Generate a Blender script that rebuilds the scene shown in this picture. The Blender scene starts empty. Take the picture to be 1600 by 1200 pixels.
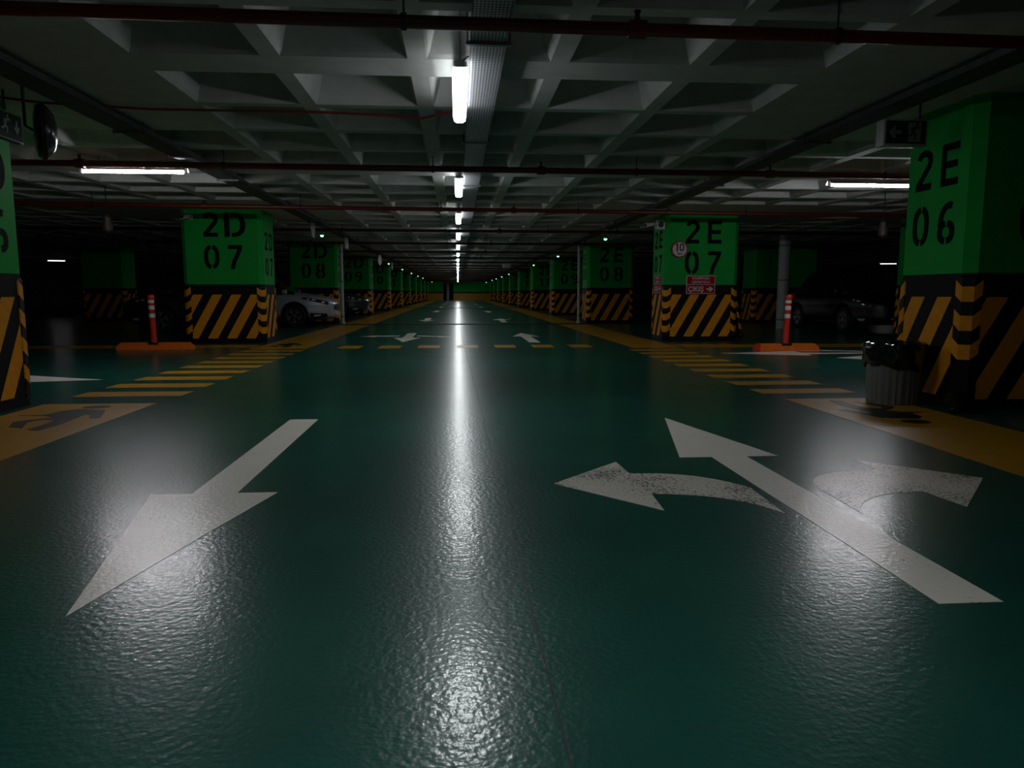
import bpy, bmesh, math, random
from mathutils import Matrix, Vector
random.seed(7)
S = bpy.context.scene
COL = S.collection
PI = math.pi
PITCH = 9.15                      # spacing of the pillars along the aisle
Y6 = 5.93                         # near face of the first pillars
RIB, TOP = 2.62, 2.97             # underside of the ribs, top of the coffers

# ------------------------------------------------------------------ materials
def nt(name):
    m = bpy.data.materials.new(name); m.use_nodes = True
    t = m.node_tree
    return m, t, t.nodes['Principled BSDF']

def nd(t, kind, **kw):
    n = t.nodes.new(kind)
    for k, v in kw.items():
        setattr(n, k, v)
    return n

def math_(t, op, a, b=None, c=None):
    n = nd(t, 'ShaderNodeMath', operation=op)
    for i, v in enumerate((a, b, c)):
        if v is None: continue
        if isinstance(v, (int, float)): n.inputs[i].default_value = v
        else: t.links.new(v, n.inputs[i])
    return n.outputs[0]

def mixc(t, fac, a, b):
    n = nd(t, 'ShaderNodeMix', data_type='RGBA')
    if isinstance(fac, (int, float)): n.inputs[0].default_value = fac
    else: t.links.new(fac, n.inputs[0])
    for i, v in ((6, a), (7, b)):
        if isinstance(v, tuple): n.inputs[i].default_value = (*v[:3], 1)
        else: t.links.new(v, n.inputs[i])
    return n.outputs[2]

def noise(t, scale, detail=2.0, rough=.5, vec=None):
    n = nd(t, 'ShaderNodeTexNoise')
    n.inputs['Scale'].default_value = scale
    n.inputs['Detail'].default_value = detail
    n.inputs['Roughness'].default_value = rough
    if vec is None:
        g = nd(t, 'ShaderNodeNewGeometry'); vec = g.outputs['Position']
    t.links.new(vec, n.inputs['Vector'])
    return n.outputs[0]

def ramp(t, v, a, b):
    n = nd(t, 'ShaderNodeMapRange')
    t.links.new(v, n.inputs[0])
    n.inputs[1].default_value = a; n.inputs[2].default_value = b
    return n.outputs[0]

def simple(name, col, rough=.5, metal=0.0, vary=0.0, vscale=8.0, spec=.5, bump=0.0, bscale=60.0, coat=0.0):
    m, t, p = nt(name)
    p.inputs['Roughness'].default_value = rough
    p.inputs['Metallic'].default_value = metal
    p.inputs['Specular IOR Level'].default_value = spec
    p.inputs['Coat Weight'].default_value = coat
    if vary:
        f = ramp(t, noise(t, vscale, 4), .3, .7)
        t.links.new(mixc(t, f, tuple(c * (1 - vary) for c in col), tuple(min(1, c * (1 + vary)) for c in col)), p.inputs['Base Color'])
    else:
        p.inputs['Base Color'].default_value = (*col, 1)
    if bump:
        b = nd(t, 'ShaderNodeBump'); b.inputs['Strength'].default_value = bump; b.inputs['Distance'].default_value = .004
        t.links.new(noise(t, bscale, 3), b.inputs['Height']); t.links.new(b.outputs[0], p.inputs['Normal'])
    return m

def glow(name, col, s, base=(.8, .8, .8)):
    m, t, p = nt(name)
    p.inputs['Base Color'].default_value = (*base, 1)
    p.inputs['Emission Color'].default_value = (*col, 1)
    p.inputs['Emission Strength'].default_value = s
    return m

FLOOR_GREEN = (.0085, .072, .054)
def epoxy(name, col, wear=0.0, mottled=.18, coat=.36, rough=.285, spec=.24):
    """Gloss floor coating with an orange-peel skin; wear lets the green show through in specks."""
    m, t, p = nt(name)
    f = ramp(t, noise(t, 1.3, 5, .6), .3, .7)
    c = mixc(t, f, tuple(x * (1 - mottled) for x in col), tuple(x * (1 + mottled) for x in col))
    if wear:
        a = noise(t, 55, 3, .7); b = noise(t, 2.2, 3)
        k = math_(t, 'ADD', a, math_(t, 'MULTIPLY', b, .55))
        k = ramp(t, k, 1.02 - wear, 1.06 - wear)
        c = mixc(t, k, c, (.025, .05, .045))
    t.links.new(c, p.inputs['Base Color'])
    r = ramp(t, noise(t, 1.6, 2), .2, .8)
    t.links.new(math_(t, 'ADD', math_(t, 'MULTIPLY', r, .03), rough), p.inputs['Roughness'])
    p.inputs['Specular IOR Level'].default_value = spec
    p.inputs['Coat Weight'].default_value = coat; p.inputs['Coat Roughness'].default_value = .15
    n1 = noise(t, 48, 1.5, .5); n2 = noise(t, 17, 2, .5)
    h = math_(t, 'ADD', n1, math_(t, 'MULTIPLY', n2, .45))
    b = nd(t, 'ShaderNodeBump'); b.inputs['Strength'].default_value = .30; b.inputs['Distance'].default_value = .005
    t.links.new(h, b.inputs['Height']); t.links.new(b.outputs[0], p.inputs['Normal']); t.links.new(b.outputs[0], p.inputs['Coat Normal'])
    return m

YEL = (.88, .35, .012)
BLK = (.004, .004, .0045)
def striped(name):
    """UVs are metres along the face and above the floor: a slanted black and yellow warning band."""
    m, t, p = nt(name)
    uv = nd(t, 'ShaderNodeUVMap'); s = nd(t, 'ShaderNodeSeparateXYZ'); t.links.new(uv.outputs[0], s.inputs[0])
    u, v = s.outputs[0], s.outputs[1]
    w = math_(t, 'SUBTRACT', u, math_(t, 'MULTIPLY', v, .575))
    fr = math_(t, 'FRACT', math_(t, 'DIVIDE', math_(t, 'ADD', w, 10.044), .372))
    on = math_(t, 'LESS_THAN', fr, .515)
    on = math_(t, 'MULTIPLY', on, math_(t, 'GREATER_THAN', v, .095))
    on = math_(t, 'MULTIPLY', on, math_(t, 'LESS_THAN', v, .964))
    d = ramp(t, noise(t, 14, 5, .7), .2, .75)
    yel = mixc(t, d, tuple(c * .72 for c in YEL), YEL)
    t.links.new(mixc(t, on, BLK, yel), p.inputs['Base Color'])
    p.inputs['Roughness'].default_value = .65; p.inputs['Specular IOR Level'].default_value = .2
    return m

def chevron(name, gone_below=0.0):
    """UVs: metres across the guard from its middle, metres above the floor."""
    m, t, p = nt(name)
    uv = nd(t, 'ShaderNodeUVMap'); s = nd(t, 'ShaderNodeSeparateXYZ'); t.links.new(uv.outputs[0], s.inputs[0])
    u, v = s.outputs[0], s.outputs[1]
    side = math_(t, 'MAXIMUM', math_(t, 'SUBTRACT', math_(t, 'ABSOLUTE', u), .046), 0.0)
    w = math_(t, 'SUBTRACT', v, math_(t, 'MULTIPLY', side, .75))
    fr = math_(t, 'FRACT', math_(t, 'DIVIDE', math_(t, 'ADD', w, .5 - .195), .246))
    on = math_(t, 'LESS_THAN', fr, .52)
    on = math_(t, 'MULTIPLY', on, math_(t, 'GREATER_THAN', v, max(.12, gone_below)))
    on = math_(t, 'MULTIPLY', on, math_(t, 'LESS_THAN', w, 1.06))
    d = ramp(t, noise(t, 25, 4, .7), .25, .7)
    yel = mixc(t, d, tuple(c * .7 for c in YEL), YEL)
    t.links.new(mixc(t, on, BLK, yel), p.inputs['Base Color'])
    p.inputs['Roughness'].default_value = .5; p.inputs['Specular IOR Level'].default_value = .2
    return m

def perforated(name):
    m, t, p = nt(name)
    g = nd(t, 'ShaderNodeNewGeometry'); s = nd(t, 'ShaderNodeSeparateXYZ'); t.links.new(g.outputs['Position'], s.inputs[0])
    def cell(o, size, off):
        f = math_(t, 'FRACT', math_(t, 'DIVIDE', math_(t, 'ADD', o, 40 + off), size))
        return math_(t, 'MULTIPLY', math_(t, 'SUBTRACT', f, .5), size)
    a = cell(s.outputs[0], .021, .004); b = cell(s.outputs[1], .036, 0)
    r = math_(t, 'SQRT', math_(t, 'ADD', math_(t, 'MULTIPLY', a, a), math_(t, 'MULTIPLY', math_(t, 'MULTIPLY', b, .55), math_(t, 'MULTIPLY', b, .55))))
    hole = math_(t, 'LESS_THAN', r, .0062)
    t.links.new(mixc(t, hole, (.55, .57, .61), (.008, .008, .008)), p.inputs['Base Color'])
    p.inputs['Metallic'].default_value = .25; p.inputs['Roughness'].default_value = .55
    return m

M = {}
M['floor'] = epoxy('green epoxy floor', FLOOR_GREEN)
M['white_paint'] = epoxy('white road paint', (.78, .74, .68), wear=.06, mottled=.06, coat=.16)
M['worn_white'] = epoxy('worn white road paint', (.66, .62, .56), wear=.19, mottled=.1, coat=.14)
M['yellow_paint'] = epoxy('yellow road paint', (.42, .21, .010), wear=.06, mottled=.12, coat=.06, rough=.36, spec=.28)
M['black_paint'] = epoxy('black road paint', (.012, .012, .014), mottled=.2, coat=.04, rough=.38, spec=.25)
M['joint'] = simple('joint sealant', (.012, .014, .013), .6)
M['concrete'] = simple('painted ceiling concrete', (.46, .475, .455), .85, vary=.10, vscale=5, spec=.25, bump=.15, bscale=30)
M['wall'] = simple('dark painted wall', (.06, .07, .065), .8, vary=.15, vscale=1.5)
M['pillar_green'] = simple('green pillar paint', (.006, .36, .046), .6, vary=.09, vscale=3.5, spec=.15)
M['band_black'] = simple('black band paint', BLK, .7, spec=.2)
M['stripes'] = striped('black and yellow warning band')
M['guard'] = chevron('rubber corner guard chevrons')
M['guard_worn'] = chevron('rubber corner guard with bare foot', .36)
M['stencil'] = simple('black stencil paint', (.006, .008, .006), .8, spec=.15)
M['pipe_red'] = simple('red pipe paint', (.11, .008, .007), .4, vary=.2, vscale=6)
M['galv'] = simple('galvanised steel', (.20, .21, .22), .5, .5, vary=.15, vscale=20)
M['perf'] = perforated('perforated tray steel')
M['tray_dark'] = simple('dusty tray steel', (.06, .068, .075), .6, .2, vary=.3, vscale=12)
M['cable'] = simple('black cable sheath', (.012, .012, .014), .5)
M['lamp_body'] = simple('white lamp housing', (.7, .7, .68), .4)
M['lamp_face'] = glow('lamp diffuser underside', (.94, .985, 1), 52.0)
M['lamp_side'] = glow('lamp diffuser flank', (.95, .985, 1), 3.9)
M['tube'] = glow('fluorescent tube', (.97, .95, 1), 132.0)
M['tube_far'] = glow('distant fluorescent tube', (1, .93, .97), 4.0)
M['reflector'] = simple('white tube reflector', (.75, .75, .76), .35)
M['led'] = glow('green indicator lens', (.18, 1, .42), 5.0, (.1, .5, .2))
M['exit_face'] = simple('dark green exit panel', (.008, .028, .018), .25)
M['exit_mark'] = simple('pale exit symbol', (.20, .25, .22), .4)
M['plastic_white'] = simple('white plastic', (.36, .37, .36), .4)
M['plastic_black'] = simple('black plastic', (.010, .010, .011), .5, spec=.3)
M['mirror_bowl'] = simple('black mirror shell', (.014, .018, .018), .22, coat=.4)
M['chrome'] = simple('mirror glass', (.7, .7, .7), .06, 1.0)
M['sign_red'] = simple('red sign face', (.36, .008, .014), .6, spec=.12)
M['sign_white'] = simple('white sign face', (.62, .62, .62), .6, spec=.2)
M['sign_black'] = simple('black sign ink', (.01, .01, .01), .5)
M['kerb'] = simple('orange rubber kerb', (.80, .16, .01), .45, vary=.12, vscale=10)
M['post_red'] = simple('red flexible post', (.62, .025, .012), .38)
M['band_white'] = simple('reflective white band', (.62, .62, .62), .35, vary=.15, vscale=60)
M['bin'] = simple('grey plastic bin', (.16, .17, .17), .5, vary=.08)
M['bag'] = simple('black plastic bag', (.008, .008, .009), .16, coat=.3)
M['silver'] = simple('silver car paint', (.50, .505, .56), .33, .25, coat=.4)
M['dark_car'] = simple('charcoal car paint', (.035, .038, .045), .28, .3, coat=.5)
M['black_car'] = simple('black car paint', (.004, .0045, .005), .4, .1, coat=.15)
M['glass'] = simple('dark car glass', (.01, .012, .014), .05, coat=.5)
M['tyre'] = simple('tyre rubber', (.010, .010, .010), .7)
M['alloy'] = simple('alloy wheel', (.28, .28, .29), .35, .8)
M['lens'] = simple('headlamp lens', (.03, .032, .036), .12, .1, coat=.4)
M['chromed'] = simple('chrome trim', (.75, .75, .77), .12, 1.0)
M['amber'] = simple('far wall ochre paint', (.55, .25, .02), .6)
M['drain'] = simple('pale grey drain pipe', (.46, .52, .49), .45, vary=.1)
M['door_grey'] = simple('grey door paint', (.25, .27, .28), .5)
M['red_cable'] = simple('red cable sheath', (.16, .014, .012), .45)
M['brown'] = simple('dusty brown casting', (.030, .022, .014), .6)

# ------------------------------------------------------------------ mesh builder
class MB:
    def __init__(s): s.v = []; s.f = []; s.m = []; s.uv = []; s.mats = []; s.smooth = []
    def mi(s, mat):
        if mat not in s.mats: s.mats.append(mat)
        return s.mats.index(mat)
    def face(s, pts, mat, uv=None, smooth=False):
        i = len(s.v); s.v += [tuple(p) for p in pts]
        s.f.append(tuple(range(i, i + len(pts)))); s.m.append(s.mi(mat)); s.uv.append(uv); s.smooth.append(smooth)
    def mesh(s, verts, faces, mat, smooth=False, T=None):
        i = len(s.v)
        if T is not None: verts = [T @ Vector(v) for v in verts]
        s.v += [tuple(v) for v in verts]
        for f in faces:
            s.f.append(tuple(i + k for k in f)); s.m.append(s.mi(mat)); s.uv.append(None); s.smooth.append(smooth)
    def box(s, x0, x1, y0, y1, z0, z1, mat, T=None, ch=0.0):
        if ch:
            bm = bmesh.new(); bmesh.ops.create_cube(bm, size=1)
            for v in bm.verts:
                v.co = Vector((x0 + (v.co.x + .5) * (x1 - x0), y0 + (v.co.y + .5) * (y1 - y0), z0 + (v.co.z + .5) * (z1 - z0)))
            bmesh.ops.bevel(bm, geom=bm.edges[:], offset=ch, segments=2, affect='EDGES', profile=.6)
            bm.verts.index_update()
            s.mesh([v.co.copy() for v in bm.verts], [[v.index for v in f.verts] for f in bm.faces], mat, True, T); bm.free(); return
        v = [(x0,y0,z0),(x1,y0,z0),(x1,y1,z0),(x0,y1,z0),(x0,y0,z1),(x1,y0,z1),(x1,y1,z1),(x0,y1,z1)]
        s.mesh(v, [(0,3,2,1),(4,5,6,7),(0,1,5,4),(1,2,6,5),(2,3,7,6),(3,0,4,7)], mat, False, T)
    def prism(s, poly, z0, z1, mat, T=None):
        """A flat outline (x, y) given height; the outline may be concave."""
        n = len(poly)
        a = sum(poly[i][0] * poly[(i+1) % n][1] - poly[(i+1) % n][0] * poly[i][1] for i in range(n))
        if a < 0: poly = poly[::-1]
        v = [(x, y, z0) for x, y in poly] + [(x, y, z1) for x, y in poly]
        f = [tuple(range(n, 2*n)), tuple(range(n - 1, -1, -1))] + [(i, (i+1) % n, n + (i+1) % n, n + i) for i in range(n)]
        s.mesh(v, f, mat, False, T)
    def lathe(s, prof, mat, seg=24, T=None, smooth=True, wob=None):
        v = []; f = []
        for j, (r, z) in enumerate(prof):
            for i in range(seg):
                a = 2 * PI * i / seg
                rr = r if wob is None else r + wob(a, j)
                v.append((rr * math.cos(a), rr * math.sin(a), z))
        for j in range(len(prof) - 1):
            for i in range(seg):
                k = (i + 1) % seg
                f.append((j*seg + i, j*seg + k, (j+1)*seg + k, (j+1)*seg + i))
        f.append(tuple(range(seg - 1, -1, -1))); f.append(tuple((len(prof)-1)*seg + i for i in range(seg)))
        s.mesh(v, f, mat, smooth, T)
    def tube(s, pts, r, mat, seg=10):
        P = [Vector(p) for p in pts]; v = []; f = []
        for j, p in enumerate(P):
            d = (P[min(j+1, len(P)-1)] - P[max(j-1, 0)]).normalized()
            up = Vector((0, 0, 1)) if abs(d.z) < .95 else Vector((1, 0, 0))
            a = d.cross(up).normalized(); b = d.cross(a)
            for i in range(seg):
                t = 2 * PI * i / seg
                v.append(p + a * r * math.cos(t) + b * r * math.sin(t))
        for j in range(len(P) - 1):
            for i in range(seg):
                k = (i + 1) % seg
                f.append((j*seg+i, (j+1)*seg+i, (j+1)*seg+k, j*seg+k))
        f.append(tuple(range(seg))); f.append(tuple((len(P)-1)*seg + i for i in reversed(range(seg))))
        s.mesh(v, f, mat, True)
    def data(s, name):
        me = bpy.data.meshes.new(name); me.from_pydata(s.v, [], s.f)
        for m in s.mats: me.materials.append(M[m])
        me.polygons.foreach_set('material_index', s.m); me.polygons.foreach_set('use_smooth', s.smooth)
        if any(u is not None for u in s.uv):
            l = me.uv_layers.new(name='UVMap'); k = 0
            for f, u in zip(s.f, s.uv):
                for j in range(len(f)):
                    l.data[k].uv = u[j] if u is not None else (0, 0); k += 1
        if any(s.smooth):
            try: me.set_sharp_from_angle(angle=.6)
            except Exception: pass
        me.update(); return me
    def build(s, name, parent=None, loc=None, rz=0.0):
        o = bpy.data.objects.new(name, s.data(name)); COL.objects.link(o)
        if parent: o.parent = parent
        if loc: o.location = loc
        o.rotation_euler.z = rz
        return o

def tag(o, label, cat, group=None, kind=None):
    o['label'] = label; o['category'] = cat
    if group: o['group'] = group
    if kind: o['kind'] = kind
    return o
def thing(name, label, cat, loc=(0, 0, 0), rz=0.0, group=None):
    o = bpy.data.objects.new(name, None); COL.objects.link(o)
    o.location = loc; o.rotation_euler.z = rz; o.empty_display_size = .1
    return tag(o, label, cat, group)
def structure(o): o['kind'] = 'structure'; return o
def kids(o): return [c for c in COL.objects if c.parent == o]
def copy_tree(o, parent=None):
    c = o.copy(); COL.objects.link(c)
    if parent: c.parent = parent
    for ch in kids(o): copy_tree(ch, c)
    return c
ORD = ['first', 'second', 'third', 'fourth', 'fifth', 'sixth', 'seventh', 'eighth', 'ninth', 'tenth', 'eleventh', 'twelfth', 'thirteenth',
       'fourteenth', 'fifteenth', 'sixteenth', 'seventeenth', 'eighteenth', 'nineteenth', 'twentieth', 'twenty-first', 'twenty-second', 'twenty-third', 'twenty-fourth']

# ------------------------------------------------------------------ camera
cam_d = bpy.data.cameras.new('camera'); cam = bpy.data.objects.new('camera', cam_d); COL.objects.link(cam)
cam_d.sensor_width = 36; cam_d.lens = 36 * 1150 / 1600; cam_d.clip_end = 300
cx_ = Vector((.99732, -.073156, 0)); fw = Vector((.0726, .98975, -.12297)); upv = Vector((.008996, .122643, .99241))
R = Matrix((cx_, upv, -fw)).transposed()
cam.matrix_world = Matrix.Translation((0, 0, 1)) @ R.to_4x4()
S.camera = cam

# ------------------------------------------------------------------ the room
XL, XR, YN, YF = -30.0, 31.0, -3.0, 101.0
b = MB(); b.box(XL, XR, YN, YF, -.2, 0, 'floor'); structure(b.build('floor'))

def spans(a, b_, solid):
    """Alternating (start, end, open) spans."""
    return
xs = []                                   # coffers across: openings of .87 every 1.005
k0 = -2.21
i = -27
while True:
    a = k0 + 1.005 * i
    if a > XR - 1.2: break
    if a > XL + .3: xs.append((a, a + .87))
    i += 1
ys = []                                   # coffers along: two groups of four rows per bay between wide beams
for n in range(-1, 11):
    base = 5.83 + PITCH * n
    for g0 in (base, base + 4.77):
        for r in range(4):
            a = g0 + 1.02 * r
            if YN + .3 < a and a + .9 < YF - .3: ys.append((a, a + .90))
ys.sort()
PX_L, PX_R = -4.62, 5.045                 # middles of the two pillar rows
def in_head(x, y):
    yy = (y - 4.3) % PITCH
    if yy > 3.62: return False
    return -7.2 < x < -2.22 or 2.70 < x < 7.7 or -14.5 < x < -9.5 or 9.0 < x < 13.5
b = MB()
def edges(sp, lo, hi):
    e = [lo]; op = []
    for a, c in sp:
        e += [a, c]; op += [False, True]
    e.append(hi); op.append(False)
    return e, op
ex, ox = edges(xs, XL, XR); ey, oy = edges(ys, YN, YF)
for iy in range(len(oy)):
    y0, y1 = ey[iy], ey[iy+1]
    run = None
    for ix in range(len(ox)):
        x0, x1 = ex[ix], ex[ix+1]
        opening = ox[ix] and oy[iy] and not in_head((x0+x1)/2, (y0+y1)/2)
        if not opening:
            if run is None: run = x0
            if ix == len(ox) - 1: b.face([(run,y0,RIB),(run,y1,RIB),(x1,y1,RIB),(x1,y0,RIB)], 'concrete')
            continue
        if run is not None:
            b.face([(run,y0,RIB),(run,y1,RIB),(x0,y1,RIB),(x0,y0,RIB)], 'concrete'); run = None
        rings = []
        for ins, z in ((0, RIB), (.018, RIB + .03), (.10, TOP - .03), (.13, TOP)):
            rings.append([(x0+ins,y0+ins,z),(x1-ins,y0+ins,z),(x1-ins,y1-ins,z),(x0+ins,y1-ins,z)])
        for q in range(3):
            A, B = rings[q], rings[q+1]
            for e in range(4):
                f = (e + 1) % 4
                b.face([A[e], B[e], B[f], A[f]], 'concrete')
        b.face(rings[3][::-1], 'concrete')
b.face([(XL,YN,TOP+.08),(XR,YN,TOP+.08),(XR,YF,TOP+.08),(XL,YF,TOP+.08)], 'concrete')
structure(b.build('ceiling'))

b = MB()
b.box(XL, XR, YF, YF + .3, 0, .95, 'amber'); b.box(XL, XR, YF - .01, YF + .3, .95, 1.1, 'band_black'); b.box(XL, XR, YF, YF + .3, 1.1, 3.05, 'pillar_green')
structure(b.build('wall_far'))
b = MB(); b.box(XL - .3, XL, YN, YF, 0, 3.05, 'wall'); structure(b.build('wall_left'))
b = MB(); b.box(XR, XR + .3, YN, YF, 0, 3.05, 'wall'); structure(b.build('wall_right'))
b = MB(); b.box(-1.9, -.55, YF - .12, YF - .011, 0, 2.3, 'band_black'); b.box(-1.45, -1.15, YF - .16, YF - .12, .05, 2.2, 'door_grey')
structure(b.build('door_1'))

# expansion joints across the aisle and the seam along it
for n, (yj, w) in enumerate(((23.6, .34), (49.0, .45))):
    b = MB(); b.box(-6.5, 7.0, yj - w/2, yj + w/2, .0005, .022, 'joint'); b.box(-6.5, 7.0, yj + w/2, yj + w/2 + .05, .0005, .012, 'galv')
    structure(b.build('trim_%d' % (n + 1)))
b = MB()
for a, c in ((-2.5, 5.4), (5.4, 13.2), (13.2, 23.4)):
    xa, xc = .245 - .009 * a, .245 - .009 * c
    b.prism([(xa - .0025, a), (xa + .0025, a), (xc + .0025, c), (xc - .0025, c)], .0003, .0012, 'joint')
structure(b.build('trim_3'))

# ------------------------------------------------------------------ floor markings
Z0, Z1 = .0004, .0016
def marking(name, label, poly, mat, group=None, cat='floor marking', z1=Z1, z0=Z0):
    b = MB(); b.prism(poly, z0, z1, mat)
    return tag(b.build(name), label, cat, group)

def bezier(p0, p1, p2, n=12):
    return [((1-t)**2*p0[0] + 2*t*(1-t)*p1[0] + t*t*p2[0], (1-t)**2*p0[1] + 2*t*(1-t)*p1[1] + t*t*p2[1]) for t in (i / n for i in range(n + 1))]

WALKER = [(-3.594,6.216),(-3.402,6.253),(-3.365,6.455),(-3.273,6.544),(-3.017,6.469),(-2.87,6.06),(-2.95,6.04),(-3.035,6.225),(-3.075,6.228),
          (-3.042,5.882),(-3.034,5.746),(-3.064,5.515),(-3.163,5.563),(-3.157,5.777),(-3.169,5.962),(-3.285,6.019),(-3.341,5.904),(-3.234,5.631),
          (-3.356,5.682),(-3.458,5.913),(-3.406,5.994),(-3.256,6.115),(-3.374,6.199)]
def walkway(name, label, x0, x1, y0, y1, walkers=()):
    o = marking(name, label, [(x0,y0),(x1,y0),(x1,y1),(x0,y1)], 'yellow_paint', 'yellow walkways along the pillars')
    for wx, wy, flip in walkers:
        b = MB()
        def tr(p):
            x, y = p[0] + 3.2, p[1] - 6.12
            return (wx - x, wy - y) if flip else (wx + x, wy + y)
        b.prism([tr(p) for p in WALKER], Z1 + .0003, Z1 + .0016, 'black_paint')
        b.prism([tr((-3.18 + .115*math.cos(a), 6.66 + .085*math.sin(a))) for a in (2*PI*i/20 for i in range(20))], Z1 + .0003, Z1 + .0016, 'black_paint')
        b.build('painted_pedestrian', o)['label'] = 'black walking figure painted on the walkway'
    return o
walkway('painted_walkway', 'yellow painted walkway strip with walking figure beside pillar 2D 06', -3.73, -2.745, YN, 6.86, [(-3.2, 6.12, False)])
walkway('painted_walkway', 'yellow painted walkway strip running under the grey bin by pillar 2E 06', 3.085, 4.06, YN, 6.70, [(3.58, 5.96, True)])
walkway('painted_walkway', 'long yellow walkway strip along the pillar row past the silver car', -3.73, -2.73, 13.46, 100.4, [(-3.3, 14.4, False)])
walkway('painted_walkway', 'long yellow walkway strip along the pillar row beyond the red exit sign', 3.2, 4.1, 13.2, 100.4)
for side, x0, x1, y0 in (('pillar 2D 06', -3.73, -2.70, 7.34), ('the grey bin', 3.03, 4.0, 7.08)):
    for k in range(9):
        a = y0 + .685 * k
        far = 'nearest' if k == 0 else ORD[k] 
        marking('crossing_bar', '%s yellow crossing bar counted from %s towards the far walkway' % (far, side),
                [(x0, a), (x1, a), (x1, a + .34), (x0, a + .34)], 'yellow_paint', 'yellow crossing bars beside ' + side)
for k, xc in enumerate((-1.99, -1.26, -.54, .18, .88, 1.59, 2.30)):
    marking('dashed_line_segment', '%s yellow dash across the aisle counting from the pillar 2D 07 side' % ORD[k],
            [(xc-.2, 13.45), (xc+.2, 13.45), (xc+.2, 14.15), (xc-.2, 14.15)], 'yellow_paint', 'yellow dashes across the aisle')
marking('edge_line', 'dim yellow line along cross aisle behind the kerb near pillar 2D 07', [(-20, 13.85), (-3.8, 13.85), (-3.8, 14.55), (-20, 14.55)], 'yellow_paint')
marking('edge_line', 'dim yellow line along cross aisle behind the kerb near pillar 2E 07', [(4.2, 13.3), (20, 13.0), (20, 13.8), (4.2, 14.1)], 'yellow_paint')

def straight_arrow(name, label, x, y, L, flip=False, w=.22, head=.62, hl=1.42, mat='white_paint', group='straight white floor arrows'):
    h = w / 2; H = head / 2
    P = [(-h, 0), (h, 0), (h, L - hl), (H, L - hl), (0, L), (-H, L - hl), (-h, L - hl)]
    if flip: P = [(-a, L - c) for a, c in P]
    return marking(name, label, [(x + a, y + c) for a, c in P], mat, group)
straight_arrow('floor_arrow', 'large white floor arrow pointing to the camera beside yellow walkway', -1.225, 2.278, 3.60, True)
straight_arrow('floor_arrow', 'large white straight arrow between the two worn turn arrows', 1.655, 2.17, 3.575)
P = [(.496,3.762),(.93,4.235),(.945,3.965)] + bezier((.97,3.945),(1.34,3.96),(1.50,3.60)) + [(1.479,3.146)] + bezier((1.47,3.18),(1.36,3.50),(.96,3.53)) + [(.945,3.245)]
marking('floor_arrow', 'worn white curved arrow turning towards the pale light streak', P, 'worn_white', 'curved white turn arrows')
P = [(2.841,3.712),(2.377,4.179),(2.373,3.945)] + bezier((2.34,3.93),(1.92,3.93),(1.845,3.60)) + [(1.832,3.13)] + bezier((1.84,3.16),(1.98,3.46),(2.345,3.475)) + [(2.382,3.201)]
marking('floor_arrow', 'white curved arrow turning towards the bin and pillar 2E 06', P, 'worn_white', 'curved white turn arrows')
straight_arrow('floor_arrow', 'white three-way arrow head pointing to the camera just past yellow dashes', -1.13, 15.2, 3.3, True)
marking('floor_arrow', 'slim white side arrow reaching from the three-way arrow towards the silver car',
        [(-2.24,17.2),(-1.86,16.84),(-1.86,17.08),(-1.36,17.15),(-1.36,17.5),(-1.86,17.44),(-1.9,17.6)], 'white_paint', 'slim side arrows past the dashes')
marking('floor_arrow', 'slim white side arrow reaching from the three-way arrow into the light streak',
        [(-.95,17.15),(-.46,16.9),(-.44,16.66),(-.15,16.9),(-.46,17.3),(-.46,17.15),(-.95,17.5)], 'white_paint', 'slim side arrows past the dashes')
straight_arrow('floor_arrow', 'small-looking white straight arrow past the dashes on the exit sign side', 1.56, 14.87, 3.5)
for k, y in enumerate((26.0, 38.5, 50.5, 64.0, 78.0)):
    straight_arrow('floor_arrow', '%s distant white arrow pointing back down the lane beside the silver car row' % ORD[k], -1.15, y, 3.5, True)
    straight_arrow('floor_arrow', '%s distant white arrow pointing away in the lane on the exit sign side' % ORD[k], 1.6, y - .8, 3.5)
marking('floor_arrow', 'sliver of white cross-aisle arrow head showing past pillar 2D 06', [(-4.118,8.79),(-5.6,8.45),(-5.4,8.75),(-8.2,8.75),(-8.2,9.05),(-5.4,9.05),(-5.5,9.45)], 'white_paint')
marking('floor_arrow', 'white cross-aisle arrow pointing to the aisle in front of the orange kerb', [(4.362,11.945),(5.665,11.40),(5.70,11.68),(8.3,11.68),(8.3,11.95),(5.75,11.95),(5.80,12.33)], 'white_paint')
marking('floor_arrow', 'curved white turn marking behind the cross-aisle arrow by orange kerb', [(5.838,12.36)] + bezier((6.29,12.56),(6.6,12.5),(7.3,12.05)) + bezier((7.0,12.02),(6.5,12.3),(5.9,12.33)), 'white_paint')
marking('floor_arrow', 'white wedge of a turn arrow partly hidden behind the grey bin', [(5.86,10.98),(6.2,10.62),(7.2,10.7),(7.2,11.2),(6.45,11.3)], 'white_paint')

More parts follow.
